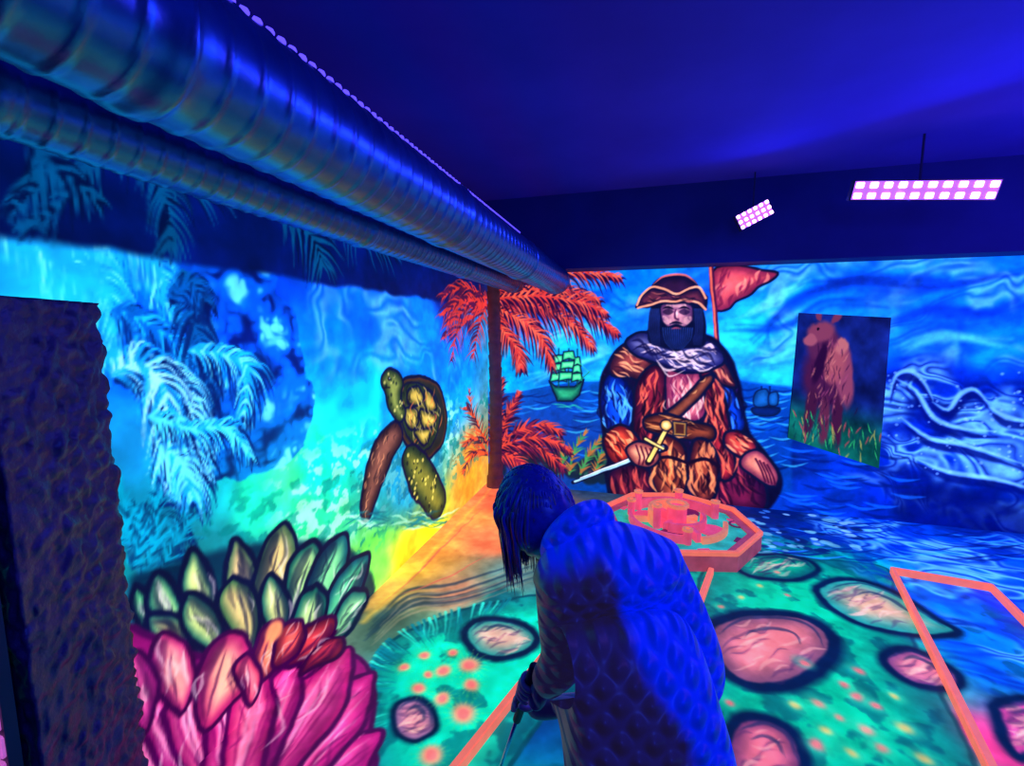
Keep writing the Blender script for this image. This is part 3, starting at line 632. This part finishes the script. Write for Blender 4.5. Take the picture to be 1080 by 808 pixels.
pk=simple('pink_brick_paint',(.62,.14,.5),.5,emit=.7,nscale=30,namt=.4)
lat=empty('pink_brick_strip',(-1.385,.515,0))
box('mortar',(-.125,.008,0),(.108,.03,1.52),housing,lat)
for i in range(24):
    for j in range(2):
        o0=-.12+j*.115+(.03 if i%2 else 0); box('brick_%d_%d'%(i,j),(o0,0,.01+i*.062),(min(o0+.105,.105),.014,.060+i*.062),pk,lat,.003)

# ---- palm trunk in the corner
tm=simple('palm_trunk_bark',(.10,.03,.05),.6,nscale=14,namt=.7,emit=.22)
n=120; ns=28; co=[];fs=[]
for i in range(n+1):
    z=2.15*i/n; r=.060+.010*((i%7)/7)+.03*max(0,1-z/.3)
    for k in range(ns):
        a=k/ns*2*math.pi; co.append((XL+.115+r*math.cos(a)+.012*math.sin(z*2),YB-.115+r*math.sin(a),z))
for i in range(n):
    for k in range(ns): a=i*ns+k;b=i*ns+(k+1)%ns; fs.append((a,b,b+ns,a+ns))
me=bpy.data.meshes.new('palm_tree_trunk'); me.from_pydata(co,[],fs); link(me,'palm_tree_trunk',[tm],None,True)

# ---- animal picture on back wall
Q=[hit(843,330,1,YB-.02),hit(940,335,1,YB-.02),hit(927,494,1,YB-.02),hit(831,462,1,YB-.02)]
PS=(60,95)
u=np.linspace(0,1,PS[0]*2);v=np.linspace(0,1,PS[1]*2); UU,VV=np.meshgrid(u,v)
t=ss((VV-.55)/.3)[...,None]; nn=fbm(UU*6,VV*8,90)[...,None]
colr=(C((18,34,105))*(1-t)+C((14,95,80))*t)*(.4+1.2*nn)
def pe(cx,cy,rx,ry,rot,c,a=1,s=.4):
    global colr
    dx=UU-cx+.04*(fbm(UU*12,VV*12,5)-.5);dy=(VV-cy+.04*(fbm(UU*12,VV*12,6)-.5))*1.6; ca,sa=math.cos(rot),math.sin(rot)
    d=np.sqrt(((dx*ca+dy*sa)/rx)**2+((-dx*sa+dy*ca)/ry)**2)
    al=(ss((1-d)/s)*a)[...,None]; colr=colr*(1-al)+C(c)*al
for z in [(.36,.44,.32,.52,.08,(74,28,66)),(.30,.22,.24,.26,-.3,(90,38,74)),(.26,.13,.20,.15,-.4,(135,62,86)),(.15,.20,.10,.09,-.5,(165,84,100)),(.42,.02,.05,.10,.5,(120,52,80)),(.22,.01,.04,.08,-.3,(120,52,80)),
          (.22,.74,.08,.40,.06,(68,26,56)),(.38,.78,.08,.36,0,(98,42,66)),(.52,.76,.075,.40,-.05,(68,26,56)),(.56,.42,.12,.44,-.12,(145,68,92)),(.44,.36,.14,.30,.1,(170,82,92)),(.28,.36,.07,.32,.2,(44,14,50)),(.50,.22,.08,.12,.3,(195,108,108))]: pe(*z)
pe(.22,.11,.02,.025,0,(8,8,24))
for i in range(90): 
    x=.40+random.gauss(0,.10); y=random.uniform(.20,.80); pe(x,y,.010,random.uniform(.04,.10),random.uniform(-.3,.5),random.choice([(40,12,48),(40,12,48),(215,125,115),(170,76,110)]),.6,.7)
for i in range(90): pe(random.random(),random.uniform(.74,1),.009,.08,random.uniform(-.5,.5),random.choice([(50,190,100),(170,170,80),(14,80,70),(14,60,70),(190,70,80)]),.8,.6)
co=[]
for j in range(len(v)):
    for i in range(len(u)):
        p=(Q[0].lerp(Q[1],u[i])).lerp(Q[3].lerp(Q[2],u[i]),v[j]); co.append(tuple(p))
nu=len(u); fs=[(j*nu+i,j*nu+i+1,(j+1)*nu+i+1,(j+1)*nu+i) for j in range(len(v)-1) for i in range(nu-1)]
pr=empty('animal_picture_panel',(0,0,0))
me=bpy.data.meshes.new('print'); me.from_pydata(co,[],fs)
c=np.clip(colr.reshape(-1,3),0,1)**2.2
at=me.color_attributes.new('paint','FLOAT_COLOR','POINT'); at.data.foreach_set('color',np.concatenate([c,np.ones((len(c),1))],1).ravel().astype(np.float32))
link(me,'print',[paintmat('print_paint',.95)],pr)
bk=[tuple(q+Vector((0,.004,0))) for q in Q]+[tuple(q+Vector((0,.018,0))) for q in Q]
me=bpy.data.meshes.new('backing_board'); me.from_pydata(bk,[],[(0,1,2,3),(7,6,5,4),(0,4,5,1),(1,5,6,2),(2,6,7,3),(3,7,4,0)]); link(me,'backing_board',[wallm],pr)

# ---- minigolf rails
org=simple('fluorescent_orange_wood',(.95,.17,.10),.5,emit=.85,nscale=30,namt=.2)
def rail(pts,name,w=.032,h=.05):
    bm=bmesh.new()
    P=[hit(a,b,2,0.0) for a,b in pts]; P=[Vector((p.x,p.y,0)) for p in P]
    L=[];R=[]
    for i,p in enumerate(P):
        d=Vector((0,0,0))
        if i>0: d+=(p-P[i-1]).normalized()
        if i<len(P)-1: d+=(P[i+1]-p).normalized()
        d.normalize(); nn=Vector((-d.y,d.x,0))*w/2; L.append(p+nn);R.append(p-nn)
    rowsv=[[bm.verts.new(x) for x in (L[i]+Vector((0,0,.003)),R[i]+Vector((0,0,.003)),R[i]+Vector((0,0,h)),L[i]+Vector((0,0,h)))] for i in range(len(P))]
    for i in range(len(P)-1):
        for k in range(4): bm.faces.new((rowsv[i][k],rowsv[i][(k+1)%4],rowsv[i+1][(k+1)%4],rowsv[i+1][k]))
    bm.faces.new(rowsv[0]); bm.faces.new(rowsv[-1][::-1])
    bmesh.ops.recalc_face_normals(bm,faces=bm.faces[:])
    bmesh.ops.bevel(bm,geom=[e for e in bm.edges],offset=.004,segments=2,affect='EDGES')
    me=bpy.data.meshes.new(name); bm.to_mesh(me); bm.free(); return link(me,name,[org])
rail([(634,622),(575,697),(470,832)],'minigolf_lane_rail'); rail([(750,606),(730,662),(700,740)],'minigolf_lane_rail.001'); rail([(1050,830),(998,722),(941,606),(1045,624),(1100,680)],'minigolf_lane_rail.002')

# ---- octagonal obstacle with a raised castle maze
oc=empty('octagonal_minigolf_obstacle',(.31,3.60,0),math.radians(14))
grn=simple('obstacle_green_felt',(.02,.55,.30),.8,emit=.6,nscale=9,namt=.9); pkm=simple('coral_paint',(.95,.08,.17),.5,emit=.66,nscale=14,namt=.5); drk=simple('dark_red_paint',(.22,.02,.10),.6,emit=.3); crm=simple('orange_paint',(.98,.24,.12),.5,emit=.65,nscale=20,namt=.4); rimm=simple('rim_orange_paint',(.95,.17,.10),.5,emit=.8); sidem=simple('side_coral_paint',(.42,.07,.12),.6,emit=.5,nscale=10,namt=.5)
def prism(name,r0,r1,z0,z1,m,n=8,rot=math.pi/8,bev=0,cx=0,cy=0):
    bm=bmesh.new(); rings=[]
    for r,z in ((r1,z0),(r1,z1),(r0,z1),(r0,z0)):
        rings.append([bm.verts.new((cx+max(r,1e-3)*math.cos(rot+i*2*math.pi/n),cy+max(r,1e-3)*math.sin(rot+i*2*math.pi/n),z)) for i in range(n)])
    for k in range(4):
        a,b=rings[k],rings[(k+1)%4]
        for i in range(n): bm.faces.new((a[i],a[(i+1)%n],b[(i+1)%n],b[i]))
    bmesh.ops.recalc_face_normals(bm,faces=bm.faces[:])
    if bev: bmesh.ops.bevel(bm,geom=bm.edges[:],offset=bev,segments=2,affect='EDGES')
    me=bpy.data.meshes.new(name); bm.to_mesh(me); bm.free(); return link(me,name,[m],oc)
prism('rim',.565,.60,.112,.145,rimm,bev=.005); prism('plinth',.50,.592,0,.112,sidem); prism('bed',0,.565,.02,.10,grn)
def arc(name,r,a0,a1,h,m,th=.028,z0=.098,cx=0,cy=0):
    bm=bmesh.new(); N=14; R=[]
    for i in range(N+1):
        a=a0+(a1-a0)*i/N; R.append([bm.verts.new((cx+rr*math.cos(a),cy+rr*math.sin(a),z)) for rr,z in ((r,z0),(r+th,z0),(r+th,z0+h),(r,z0+h))])
    for i in range(N):
        for k in range(4): bm.faces.new((R[i][k],R[i][(k+1)%4],R[i+1][(k+1)%4],R[i+1][k]))
    bm.faces.new(R[0]); bm.faces.new(R[-1][::-1]); bmesh.ops.recalc_face_normals(bm,faces=bm.faces[:])
    me=bpy.data.meshes.new(name); bm.to_mesh(me); bm.free(); link(me,name,[m],oc)
arc('castle_wall_1',.34,.3,2.3,.08,pkm); arc('castle_wall_2',.34,2.7,4.6,.06,pkm); arc('castle_wall_3',.34,4.9,6.1,.05,crm)
arc('inner_wall_1',.19,1.2,3.6,.12,crm); arc('inner_wall_2',.19,4.1,6.4,.08,pkm)
for i,(x0,y0,rr_) in enumerate([(0,0,.18),(.16,.2,.09),(-.2,.12,.11),(-.1,-.24,.11),(.22,-.14,.10)]):
    prism('painted_disc_%d'%i,0,rr_,.098,.104+.002*i,pkm if i%2==0 else drk,n=12,cx=x0,cy=y0)
for i,(a,rr_,h) in enumerate([(.3,.355,.13),(2.3,.355,.15),(2.7,.355,.12),(4.6,.355,.10),(1.2,.20,.19),(3.6,.20,.17)]):
    x,y=rr_*math.cos(a),rr_*math.sin(a)
    prism('tower_%d'%i,0,.030,.098,.098+h,pkm,n=10,cx=x,cy=y,bev=.003)
    prism('tower_cap_%d'%i,.016,.037,.098+h,.116+h,crm,n=10,cx=x,cy=y)
prism('hub',0,.075,.098,.24,pkm,n=8,bev=.004); prism('hub_crown',.06,.09,.24,.265,crm,n=8); prism('cup_ring',.045,.06,.099,.108,drk,n=20,cx=.46,cy=-.02)
for i in range(7):
    a=i*.9+.35
    o=box('ramp_%d'%i,(.22 if i%2 else .08,-.020,.098),(.34 if i%2 else .19,.020,.14+.015*(i%3)),crm if i%3==0 else pkm,oc,.004); o.rotation_euler[2]=a
for i in range(8):
    a=i*math.pi/4+.1
    o=box('painted_plank_%d'%i,(.43,-.04,.099),(.52,.04,.106),(pkm,drk,crm)[i%3],oc); o.rotation_euler[2]=a

# ------------------------------------------------------------------ person
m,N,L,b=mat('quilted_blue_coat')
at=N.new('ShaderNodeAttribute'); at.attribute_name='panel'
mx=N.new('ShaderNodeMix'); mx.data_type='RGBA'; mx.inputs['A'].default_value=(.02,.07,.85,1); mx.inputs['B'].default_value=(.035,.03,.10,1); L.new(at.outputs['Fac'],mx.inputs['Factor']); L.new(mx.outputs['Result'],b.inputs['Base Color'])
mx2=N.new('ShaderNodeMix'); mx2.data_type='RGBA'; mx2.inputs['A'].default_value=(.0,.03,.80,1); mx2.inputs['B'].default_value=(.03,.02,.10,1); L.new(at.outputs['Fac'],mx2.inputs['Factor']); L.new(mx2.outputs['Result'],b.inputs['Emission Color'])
b.inputs['Roughness'].default_value=.45; b.inputs['Emission Strength'].default_value=.26; m.cycles.emission_sampling='NONE'  # glow put into the coat colour to brighten the cloth
tc=N.new('ShaderNodeTexCoord'); hs=[]
for rot in (.75,-.75):
    mp=N.new('ShaderNodeMapping'); mp.inputs['Rotation'].default_value=(0,rot,.3); L.new(tc.outputs['Object'],mp.inputs[0])
    wv=N.new('ShaderNodeTexWave'); wv.inputs['Scale'].default_value=8; wv.inputs['Distortion'].default_value=.8; wv.bands_direction='Z'; L.new(mp.outputs[0],wv.inputs[0]); hs.append(wv)
mn=N.new('ShaderNodeMath'); mn.operation='MULTIPLY'; L.new(hs[0].outputs['Fac'],mn.inputs[0]); L.new(hs[1].outputs['Fac'],mn.inputs[1])
nz=N.new('ShaderNodeTexNoise'); nz.inputs['Scale'].default_value=7; L.new(tc.outputs['Object'],nz.inputs['Vector'])
sc2=N.new('ShaderNodeMath'); sc2.operation='MULTIPLY'; sc2.inputs[1].default_value=2.2; L.new(nz.outputs['Fac'],sc2.inputs[0])
ad=N.new('ShaderNodeMath'); ad.operation='ADD'; L.new(mn.outputs[0],ad.inputs[0]); L.new(sc2.outputs[0],ad.inputs[1])
bp=N.new('ShaderNodeBump'); bp.inputs['Strength'].default_value=.9; bp.inputs['Distance'].default_value=.025; L.new(ad.outputs[0],bp.inputs['Height']); L.new(bp.outputs[0],b.inputs['Normal'])
coat=m
trous=simple('navy_trousers',(.015,.02,.08),.8); skin=simple('skin',(.42,.28,.45),.5,namt=.08); hairm=simple('blue_lit_dark_hair',(.035,.045,.30),.35,nscale=60,namt=.6); shoe=simple('shoe_rubber',(.03,.03,.08),.5)
hairt=simple('brown_hair_tips',(.16,.10,.14),.4,nscale=60,namt=.5)
RX,RY=.25,.80
loc=Vector((-math.sin(YAW)*RY+math.cos(YAW)*RX, math.cos(YAW)*RY+math.sin(YAW)*RX,0))
pers=empty('person_bending_over_putter',loc,YAW)
def lc(p): return Vector((p[0]-RX,p[1]-RY,p[2]))
def skinmesh(name,verts,edges,mats,sub=2,matfn=None,smooth=True,att=None):
    me=bpy.data.meshes.new(name+'_t'); me.from_pydata([tuple(lc(v)) for v in verts],edges,[])
    o=bpy.data.objects.new(name+'_t',me); scn.collection.objects.link(o)
    md=o.modifiers.new('s','SKIN'); md.use_smooth_shade=True
    for i,v in enumerate(verts):
        r=v[3]
        me.skin_vertices[0].data[i].radius=(r,r) if not isinstance(r,tuple) else r
    me.skin_vertices[0].data[0].use_root=True
    sb=o.modifiers.new('b','SUBSURF'); sb.levels=sub; sb.render_levels=sub
    dg=bpy.context.evaluated_depsgraph_get(); dg.update()
    nm=bpy.data.meshes.new_from_object(o.evaluated_get(dg)); bpy.data.objects.remove(o)
    nm.materials.clear(); ob=link(nm,name,mats,pers,smooth)
    if matfn:
        for p in nm.polygons: p.material_index=matfn(p.center)
    if att:
        A=nm.attributes.new('panel','FLOAT','POINT')
        for i,v in enumerate(nm.vertices): A.data[i].value=att(v.co.x+RX,v.co.y+RY,v.co.z)
    return ob
body=[(.27,.75,.74,.165),(.26,.82,.86,.158),(.24,.92,.98,.158),(.21,1.0,1.06,.13),(.15,1.07,1.10,.06),(.10,1.12,1.12,.055),
 (.34,1.02,1.03,.092),(.44,.93,.80,.082),(.25,1.0,.70,.045),(.115,.94,1.02,.075),(.125,.95,.85,.058),(.07,.985,.745,.038),
 (.355,.77,.64,.10),(.37,.88,.40,.075),(.36,.77,.10,.05),(.19,.74,.64,.10),(.19,.86,.40,.075),(.20,.74,.10,.05)]
ed=[(0,1),(1,2),(2,3),(3,4),(4,5),(3,6),(6,7),(7,8),(3,9),(9,10),(10,11),(0,12),(12,13),(13,14),(0,15),(15,16),(16,17)]
def dark_coat_area(x,y,z):
    # darker coat colour left of the line from the collar to the right hip
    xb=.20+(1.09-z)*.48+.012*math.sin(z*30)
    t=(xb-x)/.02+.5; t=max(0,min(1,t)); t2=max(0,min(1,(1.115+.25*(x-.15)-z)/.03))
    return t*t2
skinmesh('body_and_coat',body,ed,[coat,trous],4,lambda c:1 if c.z<.55 else 0,att=dark_coat_area)
tv=[];te=[];cx=Vector((.165,1.055,1.10)); axn=Vector((-.45,.6,.35)).normalized(); e1=axn.cross(Vector((0,0,1))).normalized(); e2=axn.cross(e1)
for i in range(12):
    a=i/12*2*math.pi; p=cx+e1*math.cos(a)*.085+e2*math.sin(a)*.075; tv.append((p.x,p.y,p.z,.034)); te.append((i,(i+1)%12))
skinmesh('coat_hood_collar',tv,te,[coat],2)
hc=Vector((.062,1.15,1.125)); fd=Vector((-.45,.62,-.65)).normalized(); sd=fd.cross(Vector((0,0,1))).normalized(); ud=sd.cross(fd)
HM=Matrix((sd,fd,ud)).transposed()
bm=bmesh.new(); bmesh.ops.create_uvsphere(bm,u_segments=40,v_segments=28,radius=1)
for v in bm.verts:
    x,y,z=v.co; s=1-.28*max(0,-z)**1.5
    X=x*.073*s; Y=y*.092*(1-.08*max(0,-z)); Z=z*.108
    if y>0:
        Y+=.022*math.exp(-((x/.13)**2))*math.exp(-((z+.12)/.18)**2)
        Y-=.009*(math.exp(-(((abs(x)-.38)/.16)**2))*math.exp(-((z-.04)/.12)**2))
        Y+=.006*math.exp(-((x/.3)**2))*math.exp(-((z+.5)/.06)**2)+.007*math.exp(-((x/.3)**2))*math.exp(-((z+.82)/.12)**2)
    p=HM@Vector((X,Y,Z))+hc; v.co=lc(p)
me=bpy.data.meshes.new('head'); bm.to_mesh(me); bm.free(); link(me,'head',[skin],pers,True)
def ell(name,off,s,m):
    bm=bmesh.new(); bmesh.ops.create_uvsphere(bm,u_segments=16,v_segments=10,radius=1)
    for v in bm.verts: v.co=lc(HM@Vector((off[0]+v.co.x*s[0],off[1]+v.co.y*s[1],off[2]+v.co.z*s[2]))+hc)
    me=bpy.data.meshes.new(name); bm.to_mesh(me); bm.free(); link(me,name,[m],pers,True)
eyem=simple('eye_white',(.7,.7,.9),.2); lip=simple('lips',(.4,.1,.25),.4)
for s in (-1,1):
    t='l' if s<0 else 'r'
    ell('eye_'+t,(s*.028,.077,.004),(.013,.010,.009),eyem); ell('pupil_'+t,(s*.028,.086,.004),(.005,.003,.005),shoe)
    ell('ear_'+t,(s*.073,.0,-.01),(.010,.018,.030),skin)
ell('mouth',(0,.083,-.054),(.022,.007,.006),lip)
bm=bmesh.new(); bmesh.ops.create_uvsphere(bm,u_segments=64,v_segments=40,radius=1)
kill=[v for v in bm.verts if v.co.y>.35 and v.co.z<.45]
bmesh.ops.delete(bm,geom=kill,context='VERTS')
for v in bm.verts:
    x,y,z=v.co; f=1+.02*math.sin(22*math.atan2(x,z)+3*y)
    v.co=lc(HM@Vector((x*.093*f,y*.111*f,z*.125*f))+hc)
me=bpy.data.meshes.new('hair_cap'); bm.to_mesh(me); bm.free(); link(me,'hair_cap',[hairm],pers,True)
def locks(name,n,mt,tipmin,tipmax,rad):
    cu=bpy.data.curves.new(name,'CURVE'); cu.dimensions='3D'; cu.bevel_depth=rad; cu.bevel_resolution=1
    for i in range(n):
        th=random.uniform(0,2*math.pi); el=random.uniform(-.1,1.4)
        d=Vector((math.cos(th)*math.cos(el),math.sin(th)*math.cos(el),math.sin(el)))
        if d.y>.55 and d.z<.4: continue
        p0=HM@Vector((d.x*.092,d.y*.110,d.z*.124))+hc
        out=(p0-hc); outh=Vector((out.x,out.y,0)); outh=outh.normalized() if outh.length>.01 else Vector((-1,0,0))
        r=.096+random.uniform(-.006,.006)
        back=outh.dot(Vector((.6,-.75,0)))
        ln=random.uniform(tipmin,tipmax) if back<.35 else random.uniform(.01,.04)
        p1=hc+outh*r+Vector((0,0,.025)); p1=p0.lerp(p1,.6)+outh*.004
        p2=hc+outh*(r*.95)+Vector((0,0,-.05)); p3=p2-outh*.02+Vector((random.uniform(-.008,.010),random.uniform(-.006,.006),-ln))
        sp=cu.splines.new('BEZIER'); sp.bezier_points.add(3)
        for bpnt,p,rd in zip(sp.bezier_points,(p0,p1,p2,p3),(.8,1.0,.9,.15)):
            bpnt.co=lc(p); bpnt.handle_left_type=bpnt.handle_right_type='AUTO'; bpnt.radius=rd
    o=bpy.data.objects.new(name,cu); cu.materials.append(mt); scn.collection.objects.link(o); o.parent=pers
locks('hair_locks',480,hairm,.07,.15,.0042); locks('hair_underlayer',280,hairt,.09,.17,.0038)
# putter
g0=Vector((.045,1.015,.74)); g1=Vector((-.08,1.32,.03)); ax=(g1-g0).normalized()
chrome=simple('putter_steel',(.3,.4,.7),.25,.9); gripm=simple('putter_grip',(.02,.02,.05),.7)
def tube(name,a,b,r,m,par):
    a=lc(a);b=lc(b); d=b-a; bm=bmesh.new()
    bmesh.ops.create_cone(bm,cap_ends=True,segments=16,radius1=r,radius2=r*.85,depth=d.length,matrix=Matrix.Translation((a+b)/2)@d.to_track_quat('Z','Y').to_matrix().to_4x4())
    me=bpy.data.meshes.new(name); bm.to_mesh(me); bm.free(); return link(me,name,[m],par,True)
tube('putter_shaft',g0,g1,.0055,chrome,pers); tube('putter_grip',g0-ax*.06,g0+ax*.2,.013,gripm,pers)
hd=lc(g1); box('putter_head',(hd.x-.06,hd.y-.015,.005),(hd.x+.05,hd.y+.015,.03),chrome,pers,.004)
def hand(tag,wrist,c,side):
    e1=(Vector(wrist)-c); e1=(e1-ax*e1.dot(ax)).normalized(); e2=ax.cross(e1)*side
    k=c+e1*.030
    skinmesh('palm_'+tag,[(*wrist,.024),(*(Vector(wrist).lerp(k,.5)),(.022,.030)),(*(k-e2*.004),(.018,.034)),(*(c+e1*.016+e2*.020),(.012,.032))],[(0,1),(1,2),(2,3)],[skin],2)
    for i,(rl,th) in enumerate(((.0085,215),(.009,235),(.0088,228),(.0075,200))):
        cc=c+ax*(-.030+i*.0195); pts=[]
        for j in range(6):
            a=math.radians(25+(th-25)*j/5); R=.0245-.001*j
            p=cc+e1*math.cos(a)*R+e2*math.sin(a)*R; pts.append((p.x,p.y,p.z,rl*(1-.05*j)))
        skinmesh('finger_%s_%d'%(tag,i+1),pts,[(j,j+1) for j in range(5)],[skin],1)
    pts=[]
    for j in range(5):
        a=math.radians(-20-j*26); p=c-ax*(.034+.004*j)+e1*math.cos(a)*.026+e2*math.sin(a)*.026; pts.append((p.x,p.y,p.z,.0105*(1-.06*j)))
    skinmesh('thumb_'+tag,pts,[(j,j+1) for j in range(4)],[skin],1)
hand('l',(.07,.985,.745),g0+ax*.03,1)
hand('r',(.25,1.0,.70),g0+ax*.125,-1)
skinmesh('wrist_r',[(.27,.99,.71,.040),(.18,1.0,.67,.030),(.10,1.04,.655,.022)],[(0,1),(1,2)],[coat,skin],2,lambda c:0 if c.x+RX>.15 else 1)
for tag,x,y in (('l',.20,.74),('r',.36,.77)):
    skinmesh('shoe_'+tag,[(x,y-.02,.045,.042),(x-.02,y+.08,.04,.042),(x-.035,y+.16,.03,.028)],[(0,1),(1,2)],[shoe],2)

# ------------------------------------------------------------------ camera
cd=bpy.data.cameras.new('camera'); cd.sensor_fit='HORIZONTAL'; cd.sensor_width=36; cd.lens=FPX/1080*36; cd.clip_start=.05
co=bpy.data.objects.new('camera',cd); co.location=CAM; scn.collection.objects.link(co)
co.rotation_euler=(math.pi/2-PITCH,0,YAW); scn.camera=co
